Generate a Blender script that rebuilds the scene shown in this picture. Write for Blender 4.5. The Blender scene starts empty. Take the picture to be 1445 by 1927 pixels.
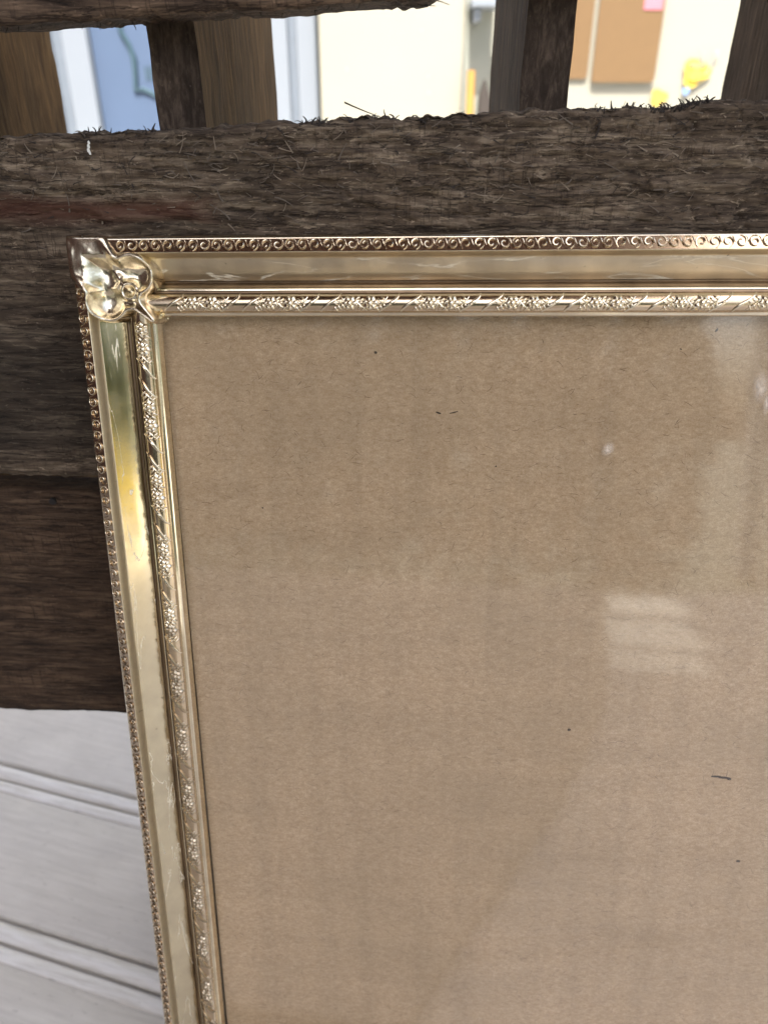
import bpy, bmesh, math, random
import numpy as np
from mathutils import Matrix, Vector

random.seed(7); RNG = np.random.default_rng(7)
R_ = math.radians
scene = bpy.context.scene
col = scene.collection
DECK = 418.8                      # lens height above the deck, mm; everything is laid out in mm from the lens

# ------------------------------------------------------------------ camera
PITCH = R_(28)
cam_d = bpy.data.cameras.new('camera')
cam = bpy.data.objects.new('camera', cam_d); col.objects.link(cam)
cam.location = (0, 0, DECK/1000)
cam.rotation_euler = (R_(90) - PITCH, 0, 0)
cam_d.sensor_fit = 'VERTICAL'; cam_d.sensor_height = 24.0
cam_d.lens = 24.0*1402/1927
cam_d.clip_start = 0.01; cam_d.clip_end = 500
cam_d.dof.use_dof = True
cam_d.dof.focus_distance = 0.222
cam_d.dof.aperture_fstop = 9.0
scene.camera = cam

# ------------------------------------------------------------------ sky, sun, exposure
SUN_EL, SUN_AZ = R_(63), R_(-8)      # azimuth off the -Y axis towards +X
world = bpy.data.worlds.new('World'); scene.world = world
world.use_nodes = True
wn = world.node_tree
bg = wn.nodes['Background']
sky = wn.nodes.new('ShaderNodeTexSky')
sky.sky_type = 'NISHITA'; sky.sun_disc = False
sky.sun_elevation = SUN_EL
sky.sun_rotation = math.pi - SUN_AZ   # sun stands in the -Y half of the sky
sky.air_density = 1.0; sky.dust_density = 6.0; sky.ozone_density = 1.0
wn.links.new(sky.outputs[0], bg.inputs[0])
bg.inputs[1].default_value = 0.15
sun_d = bpy.data.lights.new('sun', 'SUN'); sun_d.energy = 4.6; sun_d.angle = R_(0.5)
sun_d.color = (1.0, 0.95, 0.86)
sun = bpy.data.objects.new('sun', sun_d); col.objects.link(sun)
sv = Vector((math.sin(SUN_AZ)*math.cos(SUN_EL), -math.cos(SUN_AZ)*math.cos(SUN_EL), math.sin(SUN_EL)))
sun.rotation_euler = sv.to_track_quat('Z', 'Y').to_euler()
sun.location = (0, -3, 4)
scene.view_settings.view_transform = 'Standard'
scene.view_settings.look = 'None'
scene.view_settings.exposure = 1.7
scene.cycles.use_denoising = True
scene.cycles.max_bounces = 10
scene.cycles.transparent_max_bounces = 12

# ------------------------------------------------------------------ helpers
class MB:
    """collects shapes in millimetres, links them as one mesh object in metres"""
    def __init__(s): s.v = []; s.f = []
    def add(s, vs, fs):
        n = len(s.v); s.v.extend([tuple(p) for p in vs]); s.f.extend([tuple(i+n for i in f) for f in fs]); return s
    def box(s, x0, x1, y0, y1, z0, z1):
        return s.add([(x0,y0,z0),(x1,y0,z0),(x1,y1,z0),(x0,y1,z0),(x0,y0,z1),(x1,y0,z1),(x1,y1,z1),(x0,y1,z1)],
                     [(0,3,2,1),(4,5,6,7),(0,1,5,4),(1,2,6,5),(2,3,7,6),(3,0,4,7)])
    def tube(s, pts, rad, n=6, cap=True):
        pts = [Vector(p) for p in pts]; k = len(pts)
        rr = rad if hasattr(rad, '__len__') else [rad]*k
        vs = []; up = None
        for i, p in enumerate(pts):
            t = (pts[min(i+1,k-1)] - pts[max(i-1,0)])
            if t.length < 1e-9: t = Vector((1,0,0))
            t.normalize()
            if up is None:
                up = t.orthogonal().normalized()
            up = (up - t*up.dot(t))
            if up.length < 1e-6: up = t.orthogonal()
            up.normalize(); b = t.cross(up)
            for j in range(n):
                a = 2*math.pi*j/n
                vs.append(p + (up*math.cos(a) + b*math.sin(a))*rr[i])
        fs = []
        for i in range(k-1):
            for j in range(n):
                a = i*n+j; b2 = i*n+(j+1) % n
                fs.append((a, b2, b2+n, a+n))
        if cap:
            fs.append(tuple(range(n-1, -1, -1))); fs.append(tuple(range((k-1)*n, k*n)))
        return s.add(vs, fs)
    def build(s, name, mat, parent=None, smooth=None, bevel=0.0, data_only=False):
        me = bpy.data.meshes.new(name)
        me.from_pydata([(a/1000, b/1000, c/1000) for a, b, c in s.v], [], s.f)
        if mat: me.materials.append(mat)
        me.update()
        if smooth is not None:
            me.polygons.foreach_set('use_smooth', [True]*len(me.polygons))
            if smooth < 180: me.set_sharp_from_angle(angle=R_(smooth))
        if data_only: return me
        o = bpy.data.objects.new(name, me); col.objects.link(o)
        if parent: o.parent = parent
        if bevel:
            m = o.modifiers.new('bevel', 'BEVEL'); m.width = bevel/1000; m.segments = 3; m.limit_method = 'ANGLE'
        return o

def link(name, me, parent, loc=(0,0,0), rot=None):
    o = bpy.data.objects.new(name, me); col.objects.link(o); o.parent = parent
    o.location = [c/1000 for c in loc]
    if rot: o.rotation_euler = rot
    return o
def thing(name, label, cat, loc=(0,0,0), rotz=0, group=None):
    o = bpy.data.objects.new(name, None); col.objects.link(o)
    o.empty_display_size = .02
    o.location = [c/1000 for c in loc]; o.rotation_euler = (0,0,rotz)
    o['label'] = label; o['category'] = cat
    if group: o['group'] = group
    return o
def tag(o, label, cat, group=None):
    o['label'] = label; o['category'] = cat
    if group: o['group'] = group
    return o
def W(x, y, z): return (x, y, z + DECK)      # lens-relative mm to world mm

# gradient-free value noise, vectorised
def _hash(ix, iy, iz):
    h = (ix*374761393 + iy*668265263 + iz*2147483647 + 1274126177) & 0xffffffff
    h = ((h ^ (h >> 13))*1274126177) & 0xffffffff
    h = ((h ^ (h >> 16))*2246822519) & 0xffffffff
    return ((h ^ (h >> 15)) & 0xffffff)/float(0xffffff)*2 - 1
def vnoise(x, y, z=0.0):
    x, y, z = np.broadcast_arrays(np.asarray(x, float), np.asarray(y, float), np.asarray(z, float))
    ix, iy, iz = [np.floor(q).astype(np.int64) for q in (x, y, z)]
    fx, fy, fz = x-ix, y-iy, z-iz
    fx, fy, fz = [q*q*q*(q*(q*6-15)+10) for q in (fx, fy, fz)]
    r = 0
    for dx in (0,1):
        for dy in (0,1):
            for dz in (0,1):
                w = (fx if dx else 1-fx)*(fy if dy else 1-fy)*(fz if dz else 1-fz)
                r = r + w*_hash(ix+dx, iy+dy, iz+dz)
    return r
def fbm(x, y, z=0.0, o=4, g=0.5):
    r = 0; a = 1.0; k = 1.0
    for i in range(o):
        r = r + a*vnoise(x*k + 17.3*i, y*k - 9.1*i, z*k + 3.7*i); a *= g; k *= 2.03
    return r

# ------------------------------------------------------------------ materials
class NT:
    def __init__(s, name):
        s.m = bpy.data.materials.new(name); s.m.use_nodes = True
        s.t = s.m.node_tree; s.b = s.t.nodes['Principled BSDF']; s.out = s.t.nodes['Material Output']
        s.co = s.n('ShaderNodeTexCoord').outputs['Object']
    def n(s, typ, **kw):
        q = s.t.nodes.new(typ)
        for k, v in kw.items(): setattr(q, k, v)
        return q
    def put(s, sock, v):
        if hasattr(v, 'is_output') or isinstance(v, bpy.types.NodeSocket): s.t.links.new(v, sock)
        elif isinstance(v, (tuple, list)) and len(v) == 3 and sock.type == 'RGBA': sock.default_value = (*v, 1)
        else: sock.default_value = v
    def noise(s, scale=(1,1,1), detail=4, rough=0.55, dist=0.0, off=(0,0,0), typ='FBM'):
        m = s.n('ShaderNodeMapping'); s.t.links.new(s.co, m.inputs[0])
        m.inputs['Scale'].default_value = scale if hasattr(scale, '__len__') else (scale,)*3
        m.inputs['Location'].default_value = off
        q = s.n('ShaderNodeTexNoise'); s.t.links.new(m.outputs[0], q.inputs['Vector'])
        q.inputs['Scale'].default_value = 1; q.inputs['Detail'].default_value = detail
        q.inputs['Roughness'].default_value = rough; q.inputs['Distortion'].default_value = dist
        return q.outputs['Fac']
    def ramp(s, fac, stops):
        r = s.n('ShaderNodeValToRGB'); s.put(r.inputs[0], fac)
        e = r.color_ramp.elements
        while len(e) < len(stops): e.new(0.5)
        for i, (p, c) in enumerate(stops):
            e[i].position = p
            e[i].color = (*c, 1) if hasattr(c, '__len__') else (c, c, c, 1)
        return r.outputs[0]
    def mix(s, fac, a, b, mode='MIX'):
        q = s.n('ShaderNodeMix', data_type='RGBA', blend_type=mode)
        s.put(q.inputs[0], fac); s.put(q.inputs[6], a); s.put(q.inputs[7], b); return q.outputs[2]
    def math(s, op, a, b=None, c=None):
        q = s.n('ShaderNodeMath', operation=op); s.put(q.inputs[0], a)
        if b is not None: s.put(q.inputs[1], b)
        if c is not None: s.put(q.inputs[2], c)
        return q.outputs[0]
    def xyz(s):
        q = s.n('ShaderNodeSeparateXYZ'); s.t.links.new(s.co, q.inputs[0]); return q.outputs
    def bump(s, h, strength=0.5, dist=0.0003, prev=None):
        q = s.n('ShaderNodeBump'); q.inputs['Strength'].default_value = strength; q.inputs['Distance'].default_value = dist
        s.t.links.new(h, q.inputs['Height'])
        if prev is not None: s.t.links.new(prev, q.inputs['Normal'])
        return q.outputs[0]
    def set(s, **kw):
        for k, v in kw.items(): s.put(s.b.inputs[k.replace('_', ' ')], v)
        return s.m

def flat(name, c, rough=0.7, metal=0.0, var=0.12, scale=60):
    t = NT(name); n = t.noise(scale, 5)
    c2 = t.mix(n, tuple(x*(1-var) for x in c), tuple(min(1, x*(1+var)) for x in c))
    h = t.noise(scale*14, 4)
    return t.set(Base_Color=c2, Roughness=rough, Metallic=metal, Normal=t.bump(h, .15, .0003))

def wood(name, dark, mid, light, along='X', stain_and_shade=None, rough=0.85, spots=True, gs=1.0, aniso=None, cracks=0):
    t = NT(name)
    def sc(a, b): return {'X': (a, b, b), 'Z': (b, b, a)}[along]
    if aniso: g1 = t.noise(sc(330*aniso, 420), 9, .68, .5); g2 = t.noise(sc(700*aniso, 1300), 6, .65, .3, (3,1,7))
    else: g1 = t.noise(sc(46*gs, 560*gs), 9, .66, .7); g2 = t.noise(sc(190*gs, 1500*gs), 5, .62, .4, (3,1,7))
    bl = t.noise(sc(14, 42), 5, .6, 0, (5,5,1))
    sp = t.noise(620, 4, .7, 0, (1,8,2))
    c = t.ramp(g1, [(.3, dark), (.5, mid), (.72, light)])
    c = t.mix(t.ramp(g2, [(.35, 0.0), (.7, 1.0)]), t.mix(0.5, c, dark), c)
    c = t.mix(1.0, c, t.ramp(bl, [(.3, .5), (.5, .95), (.7, 1.35)]), 'MULTIPLY')
    if spots:
        c = t.mix(t.ramp(sp, [(.62, 0.0), (.72, .55)]), c, light)
    if cracks:
        k1 = t.noise(sc(26, 330), 6, .6, .3, (2,4,9)); k2 = t.noise(sc(330, 26), 4, .6, .2, (8,4,2)); k3 = t.noise(sc(150, 800), 5, .7, .5, (1,1,6))
        l1 = t.math('MAXIMUM', t.math('SUBTRACT', 1.0, t.math('MULTIPLY', t.math('ABSOLUTE', t.math('SUBTRACT', k1, .5)), 48)), 0)
        l2 = t.math('MAXIMUM', t.math('SUBTRACT', 1.0, t.math('MULTIPLY', t.math('ABSOLUTE', t.math('SUBTRACT', k2, .5)), 55)), 0)
        l2 = t.math('MULTIPLY', l2, t.ramp(bl, [(.45, 0.0), (.6, .7)]))
        cr = t.math('MULTIPLY', t.math('MAXIMUM', l1, l2), .85)
        c = t.mix(cr, c, tuple(x*.35 for x in dark))
        c = t.mix(t.ramp(k3, [(.60, 0.0), (.70, cracks)]), c, tuple(min(1, x*1.15) for x in light))
    if stain_and_shade: c = stain_and_shade(t, c, bl)
    if cracks: g1 = t.math('SUBTRACT', g1, t.math('MULTIPLY', cr, .5))
    nb = t.bump(g1, .7, .0007); nb = t.bump(g2, .6, .0004, nb); nb = t.bump(sp, .35, .0003, nb)
    return t.set(Base_Color=c, Roughness=rough, Normal=nb, Specular_IOR_Level=.25)

def stain_red_and_shade(t, c, bl):
    o = t.xyz()
    # a reddish brown band of old paint along the left of the board
    zb = t.math('MULTIPLY_ADD', bl, .012, o[2])
    z0 = (DECK - 24.5 + 6)/1000
    band = t.math('SUBTRACT', 1.0, t.math('MULTIPLY', t.math('ABSOLUTE', t.math('SUBTRACT', zb, z0)), 1/.0048))
    xs = t.math('MULTIPLY', t.math('SUBTRACT', -.058, o[0]), 60)
    f = t.math('MINIMUM', t.math('MAXIMUM', band, 0), t.math('MINIMUM', t.math('MAXIMUM', xs, 0), .75))
    c = t.mix(f, c, (.075, .028, .016))
    # shade painted into the wood colour towards the lower edge, irregular border
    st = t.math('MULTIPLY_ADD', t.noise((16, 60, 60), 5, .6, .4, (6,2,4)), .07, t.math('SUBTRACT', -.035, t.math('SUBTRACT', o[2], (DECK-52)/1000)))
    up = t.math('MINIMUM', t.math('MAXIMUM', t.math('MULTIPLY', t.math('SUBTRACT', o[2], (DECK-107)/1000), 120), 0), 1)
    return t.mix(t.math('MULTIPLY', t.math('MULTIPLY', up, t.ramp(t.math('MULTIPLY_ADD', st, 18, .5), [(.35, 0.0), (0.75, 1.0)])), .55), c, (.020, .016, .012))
M_rough = wood('rough_grey_wood', (.028,.019,.012), (.122,.088,.058), (.34,.268,.185), 'X', stain_red_and_shade, aniso=.2, cracks=.75)
M_plank2 = wood('brown_plank_wood', (.022,.013,.008), (.078,.047,.027), (.17,.112,.068), 'X', aniso=.16, cracks=.35)
M_top = wood('top_plank_wood', (.024,.015,.010), (.10,.066,.042), (.28,.19,.125), 'X', cracks=.5)
M_post_f = wood('barky_post_wood', (.018,.012,.008), (.060,.042,.029), (.15,.108,.078), 'Z', aniso=.4)
M_post = wood('dark_post_wood', (.036,.022,.013), (.10,.066,.042), (.19,.135,.09), 'Z')
M_post_b = wood('warm_post_wood', (.042,.021,.007), (.125,.070,.025), (.23,.14,.056), 'Z', spots=False, gs=.7)
M_fib_d = flat('dark_fibre', (.030,.023,.018), .9)
M_fib_m = flat('grey_brown_fibre', (.12,.096,.072), .9)
M_fib_l = flat('pale_fibre', (.20,.158,.112), .9)

def brass(name, tarnish=0.5, rough=.16, base=(.84,.745,.56), lines=None, aged=(.50,.43,.31), lw_=60, ns=90, lo=.35):
    t = NT(name)
    n1 = t.noise(ns, 6, .6); n2 = t.noise(1500, 4, .6, 0, (4,4,4)); n3 = t.noise(420, 6, .7, 0, (9,2,5))
    c = t.mix(t.ramp(n1, [(lo, 0.0), (lo+.4, tarnish)]), base, aged)
    c = t.mix(t.ramp(n3, [(.66, 0.0), (.74, .85)]), c, (.10,.075,.045))
    r = t.math('MULTIPLY_ADD', n1, .22, rough - .08)
    nb = t.bump(n2, .03, .0002); nb = t.bump(n1, .06, .0004, nb)
    metal = 1.0
    if lines:
        sc = lines
        lw = t.noise(sc, 5, .5, .6, (2,3,1))
        li = t.math('SUBTRACT', 1.0, t.math('MULTIPLY', t.math('ABSOLUTE', t.math('SUBTRACT', lw, .5)), lw_))
        li = t.math('MAXIMUM', li, 0)
        brk = t.ramp(t.noise((sc[0]*1.6, sc[1]*1.6, 40), 3, .5, 0, (7,1,1)), [(.40, 0.0), (.52, 1.0)])
        li = t.math('MULTIPLY', li, brk)
        c = t.mix(t.math('MULTIPLY', li, .9), c, (.90,.84,.68))
        metal = t.math('MULTIPLY_ADD', li, -.6, 1.0)
        r = t.math('MULTIPLY_ADD', li, .4, r)
        st = t.noise((sc[0]*.25, sc[1]*.25, 30) if sc[0] > sc[1] else (sc[0]*.25, sc[1]*.25, 30), 4, .6, 0, (3,9,1))
        r = t.math('MULTIPLY_ADD', t.ramp(st, [(.4, 0.0), (.65, 1.0)]), .10, r)
    return t.set(Base_Color=c, Roughness=r, Metallic=metal, Normal=nb)
M_brass_h = M_brass = brass('pale_brass', .55, .12)
M_scoop = brass('dull_brass_band', .8, .30, (.70,.63,.49), lines=(26, 170, 40), aged=(.52,.465,.355))
M_brass_v = M_brass
M_patina = brass('antiqued_brass', .7, .14, (.66,.53,.375), aged=(.42,.30,.20))
M_bead_brass = brass('toned_brass', .7, .16, (.70,.575,.41), aged=(.45,.33,.21))
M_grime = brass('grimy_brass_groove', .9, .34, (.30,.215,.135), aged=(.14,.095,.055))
M_scoop_v = brass('polished_brass_band', .6, .09, (.74,.635,.43), lines=(190, 22, 40), lw_=130)
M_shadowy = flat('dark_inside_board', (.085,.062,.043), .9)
M_orn = brass('embossed_brass', .55, .19, (.86,.755,.565))
M_orn_dull = brass('tarnished_embossed_brass', .9, .30, (.56,.47,.34), aged=(.30,.235,.16))
M_shoulder = brass('matte_pale_brass', .7, .40, (.76,.665,.47), aged=(.48,.39,.26))
M_corner = brass('corner_brass', .95, .20, (.88,.79,.60), aged=(.20,.13,.065), ns=330, lo=.42)

def paper_mat():
    t = NT('kraft_paper')
    n1 = t.noise((600, 1150, 300), 6, .66); n2 = t.noise(1900, 4, .7, 0, (3,3,3)); n3 = t.noise(22, 4, .55, 0, (8,8,8))
    n4 = t.noise((350, 1700, 500), 5, .6, .8, (2,6,1))
    c = t.ramp(n1, [(.25, (.42,.283,.163)), (.5, (.57,.412,.260)), (.75, (.72,.545,.37))])
    c = t.mix(t.ramp(n2, [(.4, .0), (.7, .6)]), c, (.30,.185,.10))
    c = t.mix(t.ramp(n4, [(.62, .0), (.74, .45)]), c, (.23,.145,.085))
    c = t.mix(t.ramp(n3, [(.35, .0), (.7, .35)]), c, (.36,.265,.165))
    vb = t.noise((140, 5, 4), 4, .6, 0, (1,1,3)); hb = t.noise((7, 90, 4), 4, .6, 0, (4,2,3))
    c = t.mix(1.0, c, t.ramp(vb, [(.3, .92), (.55, 1.0)]), 'MULTIPLY'); c = t.mix(1.0, c, t.ramp(hb, [(.3, .93), (.6, 1.0)]), 'MULTIPLY')
    nb = t.bump(n2, .35, .00012); nb = t.bump(n1, .3, .0002, nb)
    return t.set(Base_Color=c, Roughness=.9, Specular_IOR_Level=.2, Normal=nb)
M_paper = paper_mat()

def glass_mat():
    t = NT('window_glass')
    ge = t.n('ShaderNodeNewGeometry')                # the same 4 % reflection on the way in and out
    fr = t.n('ShaderNodeFresnel'); t.t.links.new(t.math('MULTIPLY_ADD', ge.outputs['Backfacing'], 1/1.6-1.6, 1.6), fr.inputs[0])
    tr = t.n('ShaderNodeBsdfTransparent'); tr.inputs[0].default_value = (.985,.99,.985,1)
    gl = t.n('ShaderNodeBsdfGlossy'); gl.inputs['Roughness'].default_value = .055
    mx = t.n('ShaderNodeMixShader')
    t.t.links.new(fr.outputs[0], mx.inputs[0]); t.t.links.new(tr.outputs[0], mx.inputs[1]); t.t.links.new(gl.outputs[0], mx.inputs[2])
    t.t.links.new(mx.outputs[0], t.out.inputs[0]); t.t.nodes.remove(t.b)
    return t.m
M_glass = glass_mat()

def white_paint():
    t = NT('aged_white_paint')
    n1 = t.noise((25, 300, 300), 6, .6); n2 = t.noise(40, 5, .6, 0, (4,1,1)); n3 = t.noise((130, 420, 300), 5, .7, 0, (6,6,6))
    c = t.mix(t.ramp(n1, [(.3, .0), (.7, 1.0)]), (.49,.468,.425), (.60,.578,.53))
    c = t.mix(t.ramp(n2, [(.4, .0), (.75, .4)]), c, (.43,.415,.385))
    c = t.mix(t.ramp(n3, [(.60, .0), (.74, .7)]), c, (.20,.185,.165))
    nb = t.bump(n1, .5, .0005); nb = t.bump(n3, .2, .0004, nb)
    return t.set(Base_Color=c, Roughness=t.math('MULTIPLY_ADD', n2, .3, .32), Normal=nb)
M_deck = white_paint()
def bead_highlight_paint():
    t = NT('grimy_highlight_paint'); n = t.noise((22, 260, 260), 5, .65); q = t.noise((90, 200, 200), 5, .7, 0, (3,3,3))
    c = t.mix(t.ramp(n, [(.42, 0.0), (.7, .8)]), (.70,.69,.66), (.40,.375,.32))
    c = t.mix(t.ramp(q, [(.66, 0.0), (.74, .8)]), c, (.12,.11,.095))
    return t.set(Base_Color=c, Roughness=.42, Normal=t.bump(n, .4, .0004))
M_bead = bead_highlight_paint()
M_wall = flat('cream_wall_paint', (.25,.245,.205), .8, var=.03, scale=6)
M_cup = flat('cream_cupboard_paint', (.275,.265,.22), .5, var=.03, scale=9)
M_white = flat('white_gloss_paint', (.19,.215,.25), .35, var=.03, scale=9)
M_groove = flat('blue_grey_groove_shade', (.13,.155,.19), .5)  # shading in the casing groove, put into the colour
M_blue = flat('blue_paint', (.060,.092,.158), .5, var=.06, scale=12)
M_squig = flat('teal_paint_mark', (.032,.066,.088), .6)
M_board = flat('brown_hardboard', (.125,.073,.028), .6, var=.1, scale=40)
M_pink = flat('pink_paper', (.42,.14,.18), .8)
M_yel = flat('yellow_paper', (.52,.375,.05), .7, var=.15, scale=40)
M_redp = flat('salmon_paper', (.5,.2,.1), .7)
M_bluep = flat('blue_paper', (.15,.25,.45), .7)
M_wire = flat('grey_wire', (.25,.26,.26), .5)
M_stick = flat('golden_wood', (.36,.20,.05), .5, var=.2, scale=60)
M_dark = flat('dark_timber', (.035,.028,.024), .8)
M_grey = flat('grey_green_paint', (.25,.26,.225), .7, var=.06)
M_shade_roof = flat('red_brown_shade_roof_and_wall_boards', (.070,.026,.018), .7, var=.3, scale=20)
M_mat = flat('pale_reflection_mat', (.40,.36,.30), .8)
M_ygloss = flat('yellow_planter_glaze', (.85,.68,.08), .35)
M_soil = flat('soil', (.04,.028,.02), .95)
def leaf_mat(name, a, b):
    t = NT(name); n = t.noise(30, 4); return t.set(Base_Color=t.mix(n, a, b), Roughness=.55)
M_leaf = leaf_mat('leaf_green', (.035,.075,.02), (.09,.15,.045))
M_hedge = leaf_mat('hedge_green', (.028,.048,.018), (.06,.09,.032))
M_orange = flat('orange_petals', (.70,.28,.04), .6)
M_lawn = leaf_mat('lawn_green', (.03,.042,.018), (.05,.06,.03))
M_nail = flat('dark_iron', (.03,.027,.025), .6, .6)
M_pcol = flat('reflection_post_paint', (.8,.8,.78), .5, var=.03)
M_fleck = flat('white_fleck', (.75,.75,.70), .6)

# ------------------------------------------------------------------ setting: ground, deck, wall, added shade roof
g = MB(); g.add([(-60000,-60000,-360),(60000,-60000,-360),(60000,60000,-360),(-60000,60000,-360)], [(0,1,2,3)])
o = g.build('ground', M_lawn); o['kind'] = 'structure'

# deck of beaded planks, rotated 16.2 degrees to the pallet
DA = -R_(16.2)
deck = bpy.data.objects.new('deck', None); col.objects.link(deck); deck['kind'] = 'structure'
deck.rotation_euler = (0, 0, DA)
prof = [(0,-18),(0,-3.4),(.5,-1.2),(1.3,-.2),(2.5,0)]
L0 = 86.2
prof += [(20,.12),(40,-.1),(60,.1),(75.0,0),(76.2,-.5),(77,-.9)]
for k in range(9):                                          # a low round next to the groove
    a = math.pi - math.pi*k/8
    prof.append((81.3+4.0*math.cos(a), -.7+1.5*math.sin(a)))
prof += [(85.8,-2.4),(86.4,-3.6),(87.4,-3.6)]
for k in range(13):                                         # the bead
    a = math.pi - math.pi*k/12
    prof.append((L0+6.7+5.2*math.cos(a), -2.6+3.6*math.sin(a)))
prof += [(98.6,-3.8),(99.9,-3.9),(99.9,-18)]
pv = []
NXS = 60
xs = np.linspace(-2600, 2600, NXS)
for x in xs:
    for (y, z) in prof: pv.append((x, y, z))
pf = []
npf = len(prof)
for i in range(NXS-1):
    for j in range(npf-1):
        a = i*npf+j; pf.append((a, a+npf, a+npf+1, a+1))
    a = i*npf; pf.append((a, a+npf-1, a+npf+npf-1, a+npf))
mb = MB(); mb.add(pv, pf)
plank_me = mb.build('plank', M_deck, smooth=40, data_only=True)
plank_me.materials.append(M_bead)                            # highlights on the raised rounds, put in as a paler colour
for i, p in enumerate(plank_me.polygons):
    j = i % npf
    if 12 <= j <= 18 or 24 <= j <= 35: p.material_index = 1
# plank k covers c = 203.4+100k .. 303.4+100k, bead at its far side
for k in range(-12, 19):
    link('plank', plank_me, deck, (random.uniform(-40, 40), 203.3 + 100*k, random.uniform(-.3, .1)))

mb = MB(); mb.box(-2600, 3000, 2200, 2330, -780, 1900)
o = mb.build('wall', M_wall); o['kind'] = 'structure'; o.location.z = DECK/1000
mb = MB()
for k in range(19):
    y0 = -1850 + k*100
    mb.box(-1300, 700, y0, y0+98.5, 2000, 2022)
# front of the added roof: bays and laths shaped to throw sun stripes
mb.box(-1300, 700, -2470, -2332, 2000, 2022)
for (xa, xb, ya, yb, pitch, lath) in ((95, 245, -2331.5, -2182, 0, 0), (62, 215, -2136.5, -1977, 40, 10), (30, 185, -1951.5, -1850.5, 34, 14)):
    mb.box(-1300, xa, ya, yb, 2000, 2022); mb.box(xb, 700, ya, yb, 2000, 2022)
    if pitch:
        for k in range(int((yb-ya)/pitch)+1): mb.box(xa+.5, xb-.5, ya+pitch*k, min(yb, ya+pitch*k+lath), 2000, 2004)
mb.box(-1300, 700, -2181.5, -2137, 2000, 2022); mb.box(-1300, 700, -1976.5, -1952, 2000, 2022)
for x in (-1250, -600, -20, 640): mb.box(x, x+60, -2470, 50, 2022.5, 2120)
o = mb.build('shade_roof', M_shade_roof)  # unseen roof, added to keep the sun off pallet and frame
o['kind'] = 'structure'; o.location.z = DECK/1000
mb = MB()
for k in range(24): mb.box(-1330, -1302, -2600, 1500, -DECK+k*100, -DECK+k*100+97)
o = mb.build('side_wall', M_shade_roof); o['kind'] = 'structure'; o.location.z = DECK/1000

# ------------------------------------------------------------------ the wooden pallet
pal = thing('wooden_pallet', 'weathered grey-brown wooden pallet standing upright behind the gold picture frame', 'pallet', (0, 0, 0), -R_(3))
PF = 227.2
def board(name, x0, x1, zbf, ztf, d0, th, dispf, mat, nx, nz, parent=pal, rnd=1.3, edge_n=.6, seed=0):
    X = np.linspace(x0, x1, nx)
    t = np.linspace(0, 1, nz)
    zb = zbf(X); zt = ztf(X)
    rows = []
    # front, top, back, bottom as one closed ring
    Z = zb[None,:] + (zt-zb)[None,:]*t[:,None]
    XX = np.broadcast_to(X[None,:], Z.shape)
    e = np.minimum(Z-zb[None,:], zt[None,:]-Z)
    D = d0 - dispf(XX, Z) + rnd*np.exp(-e/(.55*rnd))
    rows.append(np.stack([XX, D, Z], -1))
    nt = 10
    for q in np.linspace(.08, .92, nt):
        dd = d0 + th*q
        zz = zt + edge_n*.5*fbm(X/3+seed, q*6+seed, 5, 3) - .8*np.exp(-min(q,1-q)*th/1.2)*.5
        rows.append(np.stack([X, np.full(nx, dd), zz], -1)[None])
    for q in np.linspace(1, 0, 6):
        rows.append(np.stack([X, np.full(nx, d0+th), zb+(zt-zb)*q], -1)[None])
    for q in np.linspace(.92, .08, nt):
        dd = d0 + th*q
        zz = zb + edge_n*.5*fbm(X/3-seed, q*6+seed, 9, 3)
        rows.append(np.stack([X, np.full(nx, dd), zz], -1)[None])
    V = np.concatenate(rows, 0); nr = V.shape[0]
    V[...,2] += DECK
    vs = V.reshape(-1, 3)
    i = np.arange(nr)[:,None]; j = np.arange(nx-1)[None,:]
    i2 = (i+1) % nr
    F = np.stack([i*nx+j, i*nx+j+1, i2*nx+j+1, i2*nx+j], -1).reshape(-1, 4)
    mb = MB(); mb.add(vs.tolist(), F.tolist())
    mb.f.append(tuple(int(k*nx) for k in range(nr)))
    mb.f.append(tuple(int(k*nx+nx-1) for k in range(nr-1, -1, -1)))
    o = mb.build(name, mat, parent, smooth=50)
    return o

def rough_disp(X, Z):
    m = 1/(1+np.exp(-(Z+30+6*vnoise(X/30, 3, 1))/5))   # rough-hewn upper part
    grain = fbm(X/26, Z/1.7, 1, 4)
    chips = np.floor(fbm(X/9, Z/3.4, 4, 3)*3.2)/3.2     # torn flakes with sharp edges
    crack = -np.clip(1-np.abs(fbm(X/34, Z/5.5, 9, 3))*16, 0, 1)
    saw = -np.clip(1-np.abs(vnoise(X/6.5+.12*Z, Z/45, 2))*9, 0, 1)*np.clip(vnoise(X/12, Z/9, 6)+.25, 0, 1)
    low = fbm(X/60, Z/18, 8, 3)
    return m*(.34*grain + .75*chips + .7*crack + .7*saw) + (1-m)*(.20*grain + .16*chips + .4*crack + .25*saw) + .4*low
def plank_disp(X, Z):
    return .35*fbm(X/40, Z/14, 12, 3) + .16*fbm(X/12, Z/1.6, 7, 4) - .35*np.clip(vnoise(X/30, Z/1.3, 6)-.62, 0, 1)
top1 = lambda X: -.5 + .0425*X + .55*fbm(X/16, 2, 0, 4) + .35*fbm(X/2.5, 7, 0, 2) - 1.2*(X < -160)
bot1 = lambda X: -110.2 + .45*fbm(X/14, 4, 0, 3)
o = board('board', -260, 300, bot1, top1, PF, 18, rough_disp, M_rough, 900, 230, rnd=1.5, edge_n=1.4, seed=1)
big = o
o['label'] = 'rough hairy grey board behind the top of the frame'
top2 = lambda X: -119.0 + .4*fbm(X/13, 6, 0, 3)
bot2 = lambda X: -224.8 + .5*fbm(X/15, 8, 0, 3)
o = board('board', -260, 300, bot2, top2, PF+6.2, 12, plank_disp, M_plank2, 520, 140, rnd=2.2, seed=2)
o['label'] = 'smoother brown bottom board'
low = o
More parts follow.
